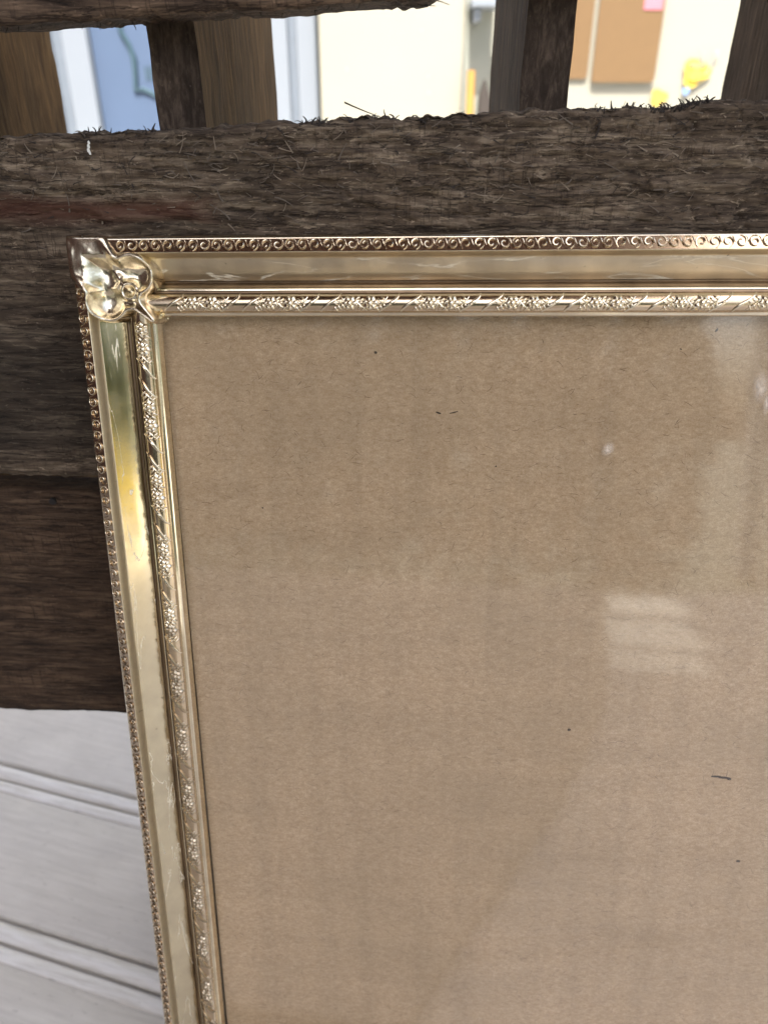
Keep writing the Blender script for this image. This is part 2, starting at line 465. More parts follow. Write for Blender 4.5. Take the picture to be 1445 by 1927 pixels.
def bot0(X):
    z = np.interp(X, [-300,-112,-75,-39,-20,-8,0,6,60,300], [19,21.0,22.6,24.3,25.2,25.6,26.2,31,34,40])
    return z + .4*fbm(X/9, 3, 0, 4) + .35*fbm(X/1.8, 1, 0, 2)*(fbm(X/20, 5, 0, 2) > 0)
o = board('board', -260, 300, bot0, lambda X: 110+0*X, PF-1.5, 18, plank_disp, M_top, 760, 110, rnd=1.4, seed=3)
o['label'] = 'brown top board with a splintered lower edge'

def post(name, x0, x1, d0, d1, z0, z1, mat, seed):
    # a timber on edge; the ring runs round front, right, back, left
    nz = 70; P = []
    nf, ns = 9, 26
    for q in np.linspace(0, 1, nf)[:-1]: P.append((x0+(x1-x0)*q, d0, 0))
    for q in np.linspace(0, 1, ns)[:-1]: P.append((x1, d0+(d1-d0)*q, 1))
    for q in np.linspace(0, 1, nf)[:-1]: P.append((x1-(x1-x0)*q, d1, 2))
    for q in np.linspace(0, 1, ns)[:-1]: P.append((x0, d1-(d1-d0)*q, 3))
    P = np.array(P); n = len(P)
    Z = np.linspace(z0, z1, nz)
    vs = []
    for z in Z:
        dx = .35*fbm(P[:,0]/8+seed, P[:,1]/8, z/9, 3) + .5*fbm(seed, 3, z/45, 2)
        dy = .35*fbm(P[:,0]/8, P[:,1]/8+seed, z/9, 3)
        for k in range(n): vs.append((P[k,0]+dx[k], P[k,1]+dy[k], z+DECK))
    fs = [(i*n+j, i*n+(j+1) % n, (i+1)*n+(j+1) % n, (i+1)*n+j) for i in range(nz-1) for j in range(n)]
    fs += [tuple(range(n-1,-1,-1)), tuple(range((nz-1)*n, nz*n))]
    mb = MB(); mb.add(vs, fs)
    o = mb.build(name, mat, pal, smooth=40)
    o.data.materials.append(M_post_f)                # the weathered face and the sawn sides are different wood surfaces
    for i, p in enumerate(o.data.polygons):
        if i < (nz-1)*n and i % n < nf-1: p.material_index = 1
    return o
PB = PF + 18.4
post('post', -175, -161, PB, 367, -212, 108, M_post_b, 1)['label'] = 'leftmost post, warm brown and seen on its side'
post('post', -80, -66, PB, 367, -DECK, 108, M_post_b, 2)['label'] = 'post between the blue door and the white casing'
post('post', 26.5, 40, PB, 367, -DECK, 108, M_post, 3)['label'] = 'dark post left of the brown clipboards'
post('post', 123, 137, PB, 367, -212, 108, M_post, 4)['label'] = 'dark post at the right edge'
# bark-dark face strip nailed on the second post
mb = MB(); 
nl = MB(); nl.tube([(-131.9, PF+9, -123.0+DECK), (-131.9, PF+5.4, -123.0+DECK)], 1.3, 10)
nl.build('nail', M_nail, pal, smooth=40)
fl = MB()
for (dx, dz, r) in ((0,0,.55), (.25,.9,.45), (-.2,-1.0,.6), (.1,-1.7,.45)):
    fl.add([(-93.8+dx+r*math.cos(a)*.7, PF-1.6-.2*math.sin(a*2), -7.4+dz+r*math.sin(a)*1.2+DECK) for a in np.linspace(0, 2*math.pi, 8)[:-1]], [tuple(range(7))])
    fl.add([(-93.8+dx+r*math.cos(a)*.5, PF-2.0, -7.4+dz+r*math.sin(a)*.9+DECK) for a in np.linspace(0, 2*math.pi, 8)[:-1]], [tuple(range(7))])
fl.build('paint_fleck', M_fleck, pal)

def fibre(mb, x, z, length, ang, rad, lift, curl, d=None):
    """one splinter rooted on the face of the rough board"""
    if d is None: d = float(PF - rough_disp(np.array([x]), np.array([z]))[0]) - .05
    pts = []; rr = []
    a = ang; px, pz = x, z; n = 5
    for i in range(n+1):
        s = i/n
        pts.append((px, d - lift*math.sin(s*1.9)*.9, pz + DECK)); rr.append(rad*(1 - .75*s) + .02)
        px += length/n*math.cos(a); pz += length/n*math.sin(a); a += curl/n
    mb.tube(pts, rr, 4, cap=False)
fd, fm, fp = MB(), MB(), MB()
for i in range(2600):
    x = random.uniform(-135, 110); z = top1(np.array([x]))[0] - 1.0 - abs(random.gauss(0, 13))
    if z < -40 or i % 6: continue
    ang = random.choice([0, math.pi]) + random.gauss(0, .35)
    if random.random() < .2: ang = random.uniform(0, 6.28)
    L = random.uniform(.7, 3.6)
    fibre(random.choices((fd, fm, fp), (3, 5, 2.2))[0], x, z, L, ang, random.uniform(.08, .24), random.uniform(.02, .4), random.gauss(0, .5))
for i in range(75):                       # bigger lifted slivers, in little clusters
    x = random.choice((-104, -60, -52, -44, -28, 20, 42, 58, 70)) + random.gauss(0, 7); z = top1(np.array([x]))[0] - random.uniform(3, 24)
    fibre(random.choices((fd, fm, fp), (1, 4, 4))[0], x, z, random.uniform(2, 6), random.choice([0, math.pi, .8, 2.2])+random.gauss(0, .3), random.uniform(.12, .3), random.uniform(.2, .9), random.gauss(0, .5))
# fuzz along the upper edge, in tufts where the photograph has them
tufts = [(-94,2,16),(-91,1.5,10),(-78,3.5,26),(-34,2,16),(-29,3,24),(-22,2,16),(-15,1.5,12),(-10,1,10),(-2,2,14),(9,1.5,10),(44,3,26),(50,2,26),(55,2.5,40),(62,3,60),(67,3,60),(72,2.5,60)]
for (cx_, sx, n_) in tufts:
    lean = random.gauss(math.pi/2, .4)
    for i in range(n_):
        x = random.gauss(cx_, sx*.6); zt = top1(np.array([x]))[0]
        fibre(fd if random.random() < .9 else fm, x, zt-.6, random.choice((random.uniform(.6, 2.0), random.uniform(1, 3.2))), random.gauss(lean, 1.0), random.uniform(.12, .5), random.uniform(-1.5, 1.5), random.gauss(0, 2.4), d=PF+random.uniform(.3, 12))
for i in range(70):
    x = random.uniform(-135, 100); zt = top1(np.array([x]))[0]
    fibre(fd, x, zt-.5, random.uniform(.4, 1.5), random.gauss(math.pi/2, .9), random.uniform(.08, .22), random.uniform(-1, 1), random.gauss(0, 1.5), d=PF+random.uniform(.3, 15))
fibre(fd, -22.5, 3.2, 11.5, -.38, .28, .3, .1, d=PF-.4)
for i in range(26):                       # torn ends under the top board
    x = random.uniform(-118, 2); z = float(bot0(np.array([x]))[0]) + .5
    fibre(fd, x, z, random.uniform(.8, 2.8), random.gauss(-1.2, .6), random.uniform(.1, .25), .2, random.gauss(0, 1), d=PF+random.uniform(0, 8))
for i in range(22):
    fibre(random.choice((fd, fm)), random.uniform(-12, -3), 25.6+random.uniform(0, 1.2), random.uniform(4, 10), random.gauss(0, .12), random.uniform(.15, .35), .3, random.gauss(0, .3), d=PF+random.uniform(0, 10))
for mb, m in ((fd, M_fib_d), (fm, M_fib_m), (fp, M_fib_l)):
    o = mb.build('splinters', m, pal); o['kind'] = 'stuff'

# ------------------------------------------------------------------ the picture frame
FR = np.array([[0.997,-0.004,-0.072],[-0.070,0.185,-0.980],[0.017,0.983,0.184]])
U_, _, Vt_ = np.linalg.svd(FR); FR = U_@Vt_
FT = np.array([-87.715, 217.755, -29.43 + DECK])
FW, FH = 318.6, 393.6
frame = thing('picture_frame', 'ornate gold metal picture frame with brown kraft backing leaning against the wooden pallet', 'picture frame')
base = FT + FR@np.array([FW/2, -FH, 0])
frame.matrix_world = Matrix([[*FR[0], base[0]/1000], [*FR[1], base[1]/1000], [*FR[2], base[2]/1000], [0,0,0,1]])
def L(u, v, h): return (u - FW/2, v + FH, h)          # frame coordinates from the outer top left corner to the empty's space

prof = [(1.2,-14),(0,-13.2),(0,-1.7),(.06,-1.15),(.2,-.7),(.42,-.32),(.7,-.02),(.95,.2),(1.15,.33),(4.2,1.78),(4.4,1.9),(4.6,1.82),(4.85,1.3),(5.2,.2),(5.5,-.75),(5.72,-1.3),(5.95,-1.62)]
for q in np.linspace(0, 1, 12)[1:]:                   # the scoop, slightly hollow
    s = 5.95 + 5.95*q; h = -1.62 - 4.85*q - .12*math.sin(math.pi*q)
    prof.append((s, h))
prof += [(12.1,-6.75),(12.5,-6.8),(12.75,-6.1),(13.2,-5.4),(13.8,-4.9),(14.0,-4.4),(14.25,-4.1),(14.55,-4.05),(14.8,-4.3),(15.2,-4.2),(15.4,-3.6)]
for q in np.linspace(0, 1, 15):
    a = math.pi*(1-q)
    prof.append((18.0+2.6*math.cos(a), -3.35 + 2.0*math.sin(a)))
prof += [(20.75,-3.75),(21.0,-3.85),(21.4,-4.0),(21.7,-4.4),(21.8,-5.0),(21.8,-8.2),(21.4,-8.7),(20.0,-8.7),(20.0,-14)]
AX = {'top': (lambda a, s: (a, -s), FW), 'left': (lambda a, s: (s, -a), FH),
      'bottom': (lambda a, s: (a, -FH+s), FW), 'right': (lambda a, s: (FW-s, -a), FH)}
rails = {}
for key, mat, lab in (('top', M_brass_h, 'upper rail with the flat band and rose relief'), ('left', M_brass_v, 'left upright rail reflecting yellow and green'), ('bottom', M_brass_h, None), ('right', M_brass_v, None)):
    fn, ln = AX[key]; N = 90; vs = []
    for i in range(N+1):
        for j, (s, h) in enumerate(prof):
            a = s + (ln-2*s)*i/N
            wv = .05*float(fbm(a/22, s/5, len(key), 2)) if 4 < s < 21 else .03*float(fbm(a/30, 1, len(key), 2))
            u, v = fn(a, s + .5*wv); vs.append(L(u, v, h + wv))
    n = len(prof); fs = []
    for i in range(N):
        for j in range(n-1):
            a = i*n+j; q = (a, a+1, a+n+1, a+n)
            fs.append(q if key in ('top', 'right') else q[::-1])
    mb = MB(); mb.add(vs, fs); r = mb.build('rail', mat, frame, smooth=17)
    if 1:
        r.data.materials.append(M_scoop if key in ('top', 'bottom') else M_scoop_v)   # the wide hollow band is water-stained
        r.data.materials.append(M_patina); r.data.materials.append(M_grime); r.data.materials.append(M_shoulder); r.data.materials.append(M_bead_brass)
        for i, p in enumerate(r.data.polygons):
            sv_ = prof[i % (n-1)][0]
            if 5.9 < sv_ < 11.8: p.material_index = 1
            elif 4.3 < sv_ < 5.9: p.material_index = 4
            elif .9 < sv_ < 4.3: p.material_index = 2
            elif 15.3 < sv_ < 20.5: p.material_index = 5   # dark lacquer left between the raised ornaments
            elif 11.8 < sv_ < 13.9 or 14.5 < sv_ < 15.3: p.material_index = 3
    if lab: r['label'] = lab
    rails[key] = r

# embossed ornaments; each is modelled in (along, across, height) and laid along a rail
def spiral_variant(kind, flip):
    mb = MB(); pts = []
    turns = (1.15, 1.0, 1.3, 1.1)[kind]; st = (.4, 2.2, 3.4, 5.2)[kind]; sg = (1, -1, 1, -1)[kind]
    n = 18
    for i in range(n+1):
        q = i/n; r = .45 + 1.03*q; a = st + sg*turns*2*math.pi*q
        pts.append((r*1.04*math.cos(a), r*1.16*math.sin(a), .12 + .14*math.sin(q*math.pi)))
    mb.tube(pts, [.11+.11*math.sin(i/n*math.pi) for i in range(n+1)], 6, cap=True)
    mb.tube([(1.1,-1.55,.05), (1.5,-1.0,.12), (1.72,-.2,.10), (2.1,.5,.04)], [.04,.12,.12,.04], 5)
    return mb
TH = math.atan2(1.52, 3.2)
def band_pt(a, c, k): return a, 2.6 + c*math.cos(TH) - k*math.sin(TH), 1.02 + c*math.sin(TH) + k*math.cos(TH)
def bead_pt(a, c, k):
    q = max(-.97, min(.97, c/2.6)); x = math.sqrt(1-q*q)
    nx, nz = q/2.6, x/2.0; l = math.hypot(nx, nz)
    return a, 18.0 + c + k*nx/l, -3.35 + 2.0*x + k*nz/l
def dome(mb, a, c, ang, ln, wd, ht, k0=-.05, seg=8):
    vs = []; rings = ((1.0, 0.0), (.72, .72), (.35, .95))
    for rr, hh in rings:
        for j in range(seg):
            t = 2*math.pi*j/seg
            x, y = ln*rr*math.cos(t), wd*rr*math.sin(t)
            vs.append((a + x*math.cos(ang) - y*math.sin(ang), c + x*math.sin(ang) + y*math.cos(ang), k0 + ht*hh))
    vs.append((a, c, k0+ht))
    fs = []
    for r in range(2):
        for j in range(seg): fs.append((r*seg+j, r*seg+(j+1) % seg, (r+1)*seg+(j+1) % seg, (r+1)*seg+j))
    for j in range(seg): fs.append((2*seg+j, 2*seg+(j+1) % seg, 3*seg))
    mb.add(vs, fs)
def flower(np_, r, sq):
    mb = MB(); ns, vs = 30, []
    rr = (2.3, 2.15, 1.8, 1.35, 1.0, .8, .62, .35)
    for q, ra in enumerate(rr):
        for j in range(ns):
            t = 2*math.pi*j/ns; lob = .5 + .5*math.cos(np_*t + sq)
            R = ra*(.80 + .20*lob) if ra > .9 else ra
            h = -.1 if q == 0 else .62*math.sin(min(1, (2.35-ra)/1.1)*1.57)*(.35+.65*lob) if ra > .9 else (.30 if ra > .7 else .85 if ra > .5 else 1.02)
            vs.append((R*r*math.cos(t), .98*R*r*math.sin(t), h))
    vs.append((0, 0, 1.08)); n = len(rr)
    fs = [(q*ns+j, q*ns+(j+1) % ns, (q+1)*ns+(j+1) % ns, (q+1)*ns+j) for q in range(n-1) for j in range(ns)]
    fs += [((n-1)*ns+j, (n-1)*ns+(j+1) % ns, n*ns) for j in range(ns)]
    return mb.add(vs, fs)
def spray(sg):
    mb = MB()
    for j in range(3):
        dome(mb, sg*(-.8+1.0*j), 1.5-.4*j, sg*.9, 1.1, .36, .5)
        dome(mb, sg*(-1.2+1.0*j), -.2-.5*j, sg*.65, 1.15, .36, .5)
    mb.tube([(sg*-1.9, 1.9, .05), (sg*-.4, .8, .2), (sg*1.2, -.6, .2), (sg*2.0, -1.7, .05)], [.1,.2,.2,.1], 5)
    return mb
def ribbon(sg, wide):
    mb = MB(); pts = []; n = 10
    for i in range(n+1):
        c = -2.45 + 4.9*i/n
        pts.append((-3.0*math.sin(c/2.5*1.25)/math.sin(1.25)+sg*.25*math.cos(c), c, .16))
    mb.tube(pts, [(.20+.30*math.sin(math.pi*i/n))*wide for i in range(n+1)], 6)
    return mb
def lay(mbsrc, mapf, key, org_s, org_h):
    """ornament mesh oriented for a rail, its origin at the rail point (0, org_s, org_h)"""
    out = MB(); sgn = 1
    vs = []
    for (a, c, k) in mbsrc.v:
        if key == 'left': a = a                      # the relief runs the other way on the upright
        aa, s, h = mapf(a, c, k); s -= org_s; h -= org_h
        if key == 'top': vs.append((aa, -s, h))
        elif key == 'left': vs.append((s, aa, h))
    fl = (key == 'left')
    out.add(vs, mbsrc.f if not fl else [f for f in mbsrc.f])
    return out
def fix(me):
    bm = bmesh.new(); bm.from_mesh(me); bmesh.ops.recalc_face_normals(bm, faces=bm.faces); bm.to_mesh(me); bm.free(); return me
PER = 22.4; dull = {}
for key in ('top', 'left'):
    fn, ln = AX[key]
    sc_me = [fix(lay(spiral_variant(k, 0), band_pt, key, 2.6, 1.02).build('scroll', M_orn, smooth=60, data_only=True)) for k in range(4)]
    fl_me = [fix(lay(flower(6, 1.0, 0), bead_pt, key, 18, -1.35).build('flower', M_orn, smooth=60, data_only=True)),
             fix(lay(flower(7, 1.05, 1), bead_pt, key, 18, -1.35).build('flower', M_orn, smooth=60, data_only=True))]
    sp_me = [fix(lay(spray(q), bead_pt, key, 18, -1.35).build('leaf_spray', M_orn, smooth=60, data_only=True)) for q in (1, -1)]
    rb_me = [fix(lay(ribbon(q, w), bead_pt, key, 18, -1.35).build('ribbon', M_orn, smooth=60, data_only=True)) for q, w in ((1, 1.0), (-1, .8))]
    def put(name, me, a, s, h):
        if key == 'left' and a > 135 - 25*random.random():       # the lower upright is dull with tarnish
            if me.name not in dull:
                d_ = me.copy(); d_.materials[0] = M_orn_dull; dull[me.name] = d_
            me = dull[me.name]
        u, v = fn(a, s); o = link(name, me, rails[key], L(u, v, h)); return o
    vis = {'top': 172, 'left': 330}[key]
    extra = MB()
    a = 15.2; i = 0
    while a < ln - 16:
        me = sc_me[(i*7+i//3) % 4]
        if a < vis: put('scroll', me, a, 2.6, 1.02)
        else:
            u, v = fn(a, 2.6); p = L(u, v, 1.02)
            extra.add([(q.co.x*1000+p[0], q.co.y*1000+p[1], q.co.z*1000+p[2]) for q in me.vertices], [tuple(q.vertices) for q in me.polygons])
        a += 3.38; i += 1
    a = {'top': 47.4, 'left': 39.0}[key] - PER
    while a < ln - 24:
        for nm, me, da in (('ribbon', rb_me[0], -2.9), ('ribbon', rb_me[1], 2.9), ('leaf_spray', sp_me[0], 5.4), ('flower', fl_me[0], 8.4),
                           ('leaf_spray', sp_me[1], 11.3), ('flower', fl_me[1], 14.1), ('leaf_spray', sp_me[0], 17.0)):
            q = a + da
            if q < 23.5 or q > ln-24: continue
            if q < vis: put(nm, me, q, 18, -1.35)
            else:
                u, v = fn(q, 18); p = L(u, v, -1.35)
                extra.add([(w.co.x*1000+p[0], w.co.y*1000+p[1], w.co.z*1000+p[2]) for w in me.vertices], [tuple(w.vertices) for w in me.polygons])
        a += PER
    o = extra.build('relief', M_orn, rails[key], smooth=60); o['kind'] = 'stuff'

# corner pieces: a lobed, hollowed cap
def corner_me():
    n = 150; lo, hi = -.7, 27.0
    g = np.linspace(lo, hi, n); X, Y = np.meshgrid(g, g, indexing='ij')
    def circ(cx, cy, r): return r - np.hypot(X-cx, Y-cy)
    def smax(a, b, k): h = np.clip(.5+.5*(a-b)/k, 0, 1); return a*h + b*(1-h) + k*h*(1-h)
    def caps(ax, ay, bx, by, r0, r1):
        dx, dy = bx-ax, by-ay; t = np.clip(((X-ax)*dx+(Y-ay)*dy)/(dx*dx+dy*dy), 0, 1)
        return (r0+(r1-r0)*t) - np.hypot(X-ax-t*dx, Y-ay-t*dy)
    # the square cap at the corner, tapering to where the lobes begin
    smin = lambda a, b, k: -smax(-a, -b, k)
    d = smin(np.minimum(X+.25, Y+.25), smin((11.0+.85*Y-X)/1.31, (11.0+.85*X-Y)/1.31, 1.0), 1.2)
    d = np.minimum(d, (29-X-Y)/1.41)
    d = smax(d, circ(18.5, 10.2, 6.1), 1.2); d = smax(d, circ(10.4, 17.4, 6.1), 1.2)
    d = smax(d, circ(15.5, 15.5, 5.0), 1.0)
    d = smax(d, caps(17.5, 17.5, 22.6, 22.4, 2.4, 1.35), 1.0)
    d = np.where((X < -.25) | (Y < -.25), np.minimum(d, np.minimum(X, Y)+.25), d)
    rim = np.exp(-((d-1.05)/.75)**2)
    inner = 1/(1+np.exp(-(d-2.2)/.38))
    H = -.9 + 2.7*np.clip(d/.7, 0, 1)**.5 * (1-inner) + inner*1.75 + 1.4*rim
    r = np.hypot(X-16.4, Y-14.6)
    bowl = 1.0*np.exp(-(np.hypot(X-18.6, Y-10.4)/3.0)**2) + 1.1*np.exp(-(np.hypot(X-10.2, Y-17.4)/3.4)**2) + .5*np.exp(-(np.hypot(X-10.5, Y-9.5)/3.0)**2)
    H += inner*(-bowl + 1.5*np.exp(-((r-2.1)/.8)**2) - 1.4*np.exp(-(r/1.2)**2))
    for (ang, am) in ((3.9, .55),):         # two folds running from the rosette towards the corner
        px_, py_ = X-16.4, Y-14.6
        al = px_*math.cos(ang)+py_*math.sin(ang); ac = -px_*math.sin(ang)+py_*math.cos(ang) - .05*al*al*(1 if ang < 4 else -1)*.5
        H += inner*am*np.exp(-(ac/(.8+.08*np.clip(al,0,9)))**2)*np.clip((al-1.5)/3, 0, 1)*np.clip((11-al)/5, 0, 1)
    H += inner*(.16*fbm(X/3.6, Y/3.6, 3, 2)) + 0.03*fbm(X/1.3, Y/1.3, 5, 2) + 1.75
    drop = d < 0.05
    H = np.where(drop, -7.5, H)
    mn = np.clip((np.minimum(X, Y)-4.6)/4.5, 0, 1); H -= 3.25*mn*mn*(3-2*mn)
    H = np.where(drop, -7.5, H)
    edge = np.minimum(X, Y); es = smin(X, Y, 3.5); lim = 1.25 + .62*es - 1.5*np.clip((.5-edge)/.75, 0, 1)**2
    H = np.where(drop, H, smin(H, lim + .35*rim, 1.3))
    H = np.where(d < .05, -7.5, H)
    keep = d > -.28
    idx = -np.ones((n, n), int); vs = []
    for i in range(n):
        for j in range(n):
            if keep[i, j]: idx[i, j] = len(vs); vs.append((X[i,j], -Y[i,j], H[i,j]))
    fs = []
    for i in range(n-1):
        for j in range(n-1):
            q = (idx[i,j], idx[i,j+1], idx[i+1,j+1], idx[i+1,j])
            if min(q) >= 0: fs.append(q)
    mb = MB(); mb.add(vs, fs)
    return fix(mb.build('corner_piece', M_corner, smooth=60, data_only=True))
cm = corner_me()
for (u, v, rz) in ((0,0,0), (FW,0,-math.pi/2), (FW,-FH,math.pi), (0,-FH,math.pi/2)):
    link('corner_piece', cm, frame, L(u, v, 0), (0,0,rz))

mb = MB(); a0, a1 = L(20.03,-20.03,0), L(FW-20.03,-FH+20.03,0)
mb.box(a0[0], a1[0], a1[1], a0[1], -10.8, -8.9); mb.build('glass_pane', M_glass, frame)
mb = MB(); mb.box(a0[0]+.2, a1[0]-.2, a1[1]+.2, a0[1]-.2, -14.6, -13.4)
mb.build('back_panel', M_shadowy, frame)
mb = MB()                                            # the card sits a little askew, leaving a dark gap down the left
q = [(20.6,-20.4), (FW-20.6,-20.4), (FW-20.6,-FH+20.4), (21.9,-FH+20.4)]
mb.add([L(u, v, -13.0) for u, v in q]+[L(u, v, -11.5) for u, v in q], [(0,1,2,3),(7,6,5,4)]+[(k, k+4, (k+1)%4+4, (k+1)%4) for k in range(4)])
paper = mb.build('backing_board', M_paper, frame)

# hairs, fibres and specks of the kraft paper
def hair(mb, u, v, ln, ang, w, curl, h=-11.44):
    n = 4; pts = []; a = ang; x, y = u, v
    for i in range(n+1):
        pts.append((x, y, a)); x += ln/n*math.cos(a); y += ln/n*math.sin(a); a += curl/n
    vs = []
    for i, (x, y, a) in enumerate(pts):
        ww = w*(.35 + .65*math.sin(math.pi*(i+.6)/(n+1.2)))/2
        nx, ny = -math.sin(a)*ww, math.cos(a)*ww
        vs += [L(x+nx, y+ny, h), L(x-nx, y-ny, h), L(x, y, h+.5*ww)]
    fs = []
    for i in range(n):
        for p, q in ((0,2),(2,1)): fs.append((3*i+p, 3*i+q, 3*i+3+q, 3*i+3+p))
    mb.add(vs, fs)
hd, hm, hl = MB(), MB(), MB()
for i in range(5200):
    v = -random.uniform(22, 330); u = random.uniform(22 + .008*-v, 290)
    ang = random.gauss(0, .55) + (math.pi if random.random() < .5 else 0)
    q = random.random()
    if q < .022: hair(hd, u, v, random.uniform(.6, 2.2), random.uniform(0, 6.3), random.uniform(.07, .14), random.gauss(0, .9))
    elif q < .75: hair(hm, u, v, random.uniform(.6, 3.5), ang, random.uniform(.06, .15), random.gauss(0, .9))
    else: hair(hl, u, v, random.uniform(.6, 2.6), ang, random.uniform(.06, .13), random.gauss(0, .7))
for (u, v, ln, w) in ((84.5,-32.3,.9,.75),(182,-26.4,1.2,.55),(149.6,-158.3,1.1,1.0),(212.2,-209.3,1.4,1.0),(121.2,-66.6,.5,.5),(48.1,-81,.6,.45),(103.4,-49.9,1.6,.55),(108,-50.3,2.6,.35),(172.5,-31,.7,.35)):
    hair(hd, u-ln/2, v, ln, random.gauss(0, .5), w, .2)
for (u, v, ln, w, a) in ((198.6,-174.6,3.2,.75,0),(201,-174.8,3.4,.95,-.08),(203.8,-175,1.6,1.1,-.35),(199,-174.5,2.2,.14,1.45),(203.6,-174.5,2.4,.14,1.5)):
    hair(hd, u, v, ln, a, w, .1)
M_hd = flat('dark_paper_fibre', (.055,.034,.022), .9); M_hm = flat('brown_paper_fibre', (.19,.118,.066), .9); M_hl = flat('pale_paper_fibre', (.58,.44,.30), .9)
for mb, m in ((hd, M_hd), (hm, M_hm), (hl, M_hl)):
    o = mb.build('paper_fibres', m, paper); o['kind'] = 'stuff'

# ------------------------------------------------------------------ the room behind
door = thing('blue_door', 'blue panel door with a teal squiggly line, in a white casing on the cream wall', 'door', W(-500, 2200, -DECK))
mb = MB(); mb.box(-230, 232, -30, -2, 10, 1600); pn = mb.build('panel', M_blue, door, bevel=3)
for (x0, x1) in ((-372, -222), (222, 336)):
    mb = MB(); w = x1-x0
    mb.box(x0, x1, -42, -2, 0, 1650); mb.build('casing_groove', M_groove, door)
    mb = MB()
    mb.box(x0+w*.02, x0+w*.38, -58, -42.3, 0, 1650); mb.box(x0+w*.56, x0+w*.98, -52, -42.3, 0, 1650)
    mb.build('casing', M_white, door, bevel=8)
mb = MB(); mb.tube([(-148, -31.5, 660), (-145, -31.5, 600), (-130, -31.5, 575), (-122, -31.5, 545), (-124, -31.5, 505), (-128, -31.5, 476), (-110, -31.5, 478), (-85, -31.5, 468), (-60, -31.5, 455)], [7,7,7,8,7,7,6,6,6], 6)
mb.build('painted_line', M_squig, door, smooth=60)
mb = MB()
for k in range(4): mb.box(-98+8*k, -94+8*k, -32.5, -30.2, 498, 528)
mb.build('painted_hatch', M_squig, door)

cup = thing('cupboard', 'plain cream cupboard door standing between the white casing and the grey recess', 'cupboard', W(20, 2150, -DECK))
mb = MB(); mb.box(-176, 172, -40, 48, 0, 1500); mb.build('door_leaf', M_cup, cup, bevel=4)
mb = MB()
for (x, z, r) in ((70, 600, 2), (88, 505, 2.2), (90, 470, 3), (-110, 520, 2.5)):
    mb.box(x-r, x+r, -41, -39.8, z-r*1.6, z+r)
mb.build('speck', M_wire, cup)
mb = MB(); mb.box(196, 262, 2150, 2199, -DECK, 1000)
tag(mb.build('recess_panel', M_grey), 'grey-green panel in the gap beside the cream cupboard', 'panel').location.z = DECK/1000
sh = thing('wall_shelf', 'small white bracket shelf at the top of the gap beside the cream cupboard', 'shelf', W(240, 2150, 222))
mb = MB(); mb.box(-38, 50, -90, -2, 0, 16); mb.build('shelf_board', M_white, sh, bevel=2)
mb = MB(); mb.box(-30, -14, -70, -2, -26, -.3); mb.build('bracket', M_white, sh, bevel=2)
mb = MB(); mb.tube([(214, 2060, -DECK), (209, 2075, 96)], [11, 10], 12)
tag(mb.build('wooden_stick', M_stick, smooth=40), 'golden brown wooden stick leaning in the gap beside the cupboard', 'stick').location.z = DECK/1000
mb = MB(); mb.add([(226,2062,-DECK),(262,2062,-DECK),(262,2062,20),(243,2062,78),(232,2062,40),(226,2110,-DECK),(262,2110,-DECK),(262,2110,20),(243,2110,78),(232,2110,40)],
                  [(0,1,2,3,4),(9,8,7,6,5),(0,5,6,1),(1,6,7,2),(2,7,8,3),(3,8,9,4),(4,9,5,0)])
tag(mb.build('timber_offcut', M_dark), 'dark pointed timber offcut propped beside the golden stick', 'timber').location.z = DECK/1000

def clipboard(x0, x1, z0, z1, y, lab):
    t = thing('clipboard', lab, 'clipboard', W((x0+x1)/2, y, z0), group='brown clipboards on the cream wall')
    w = (x1-x0)/2; h = z1-z0; r = 9
    bm = []
    for (cx_, cz_, a0) in ((w-r, r, -90), (w-r, h-r, 0), (-w+r, h-r, 90), (-w+r, r, 180)):
        for k in range(5):
            a = R_(a0 + 22.5*k); bm.append((cx_+r*math.cos(a), cz_+r*math.sin(a)))
    n = len(bm)
    mb = MB(); mb.add([(x, -5, z) for x, z in bm]+[(x, 0, z) for x, z in bm], [tuple(range(n)), tuple(range(2*n-1, n-1, -1))]+[(k, k+n, (k+1) % n+n, (k+1) % n) for k in range(n)])
    mb.build('board', M_board, t)
    mb = MB(); mb.box(-w*.4, w*.4, -16, -5.2, h-30, h+6); mb.build('clip', M_wire, t, bevel=3)
    return t
clipboard(526, 686, 75, 330, 2192, 'wide brown clipboard with a pink note at its top on the cream wall')
clipboard(400, 516, 83, 330, 2198, 'brown clipboard half hidden behind the dark post, left of the wide one')
mb = MB()
for k in range(6): mb.box(634, 680, 2185.2+.2*k-.1, 2185.2+.2*k+.05, 229, 275)
tag(mb.build('sticky_note', M_pink), 'square pink paper note stuck on the wide brown clipboard', 'note').location.z = DECK/1000

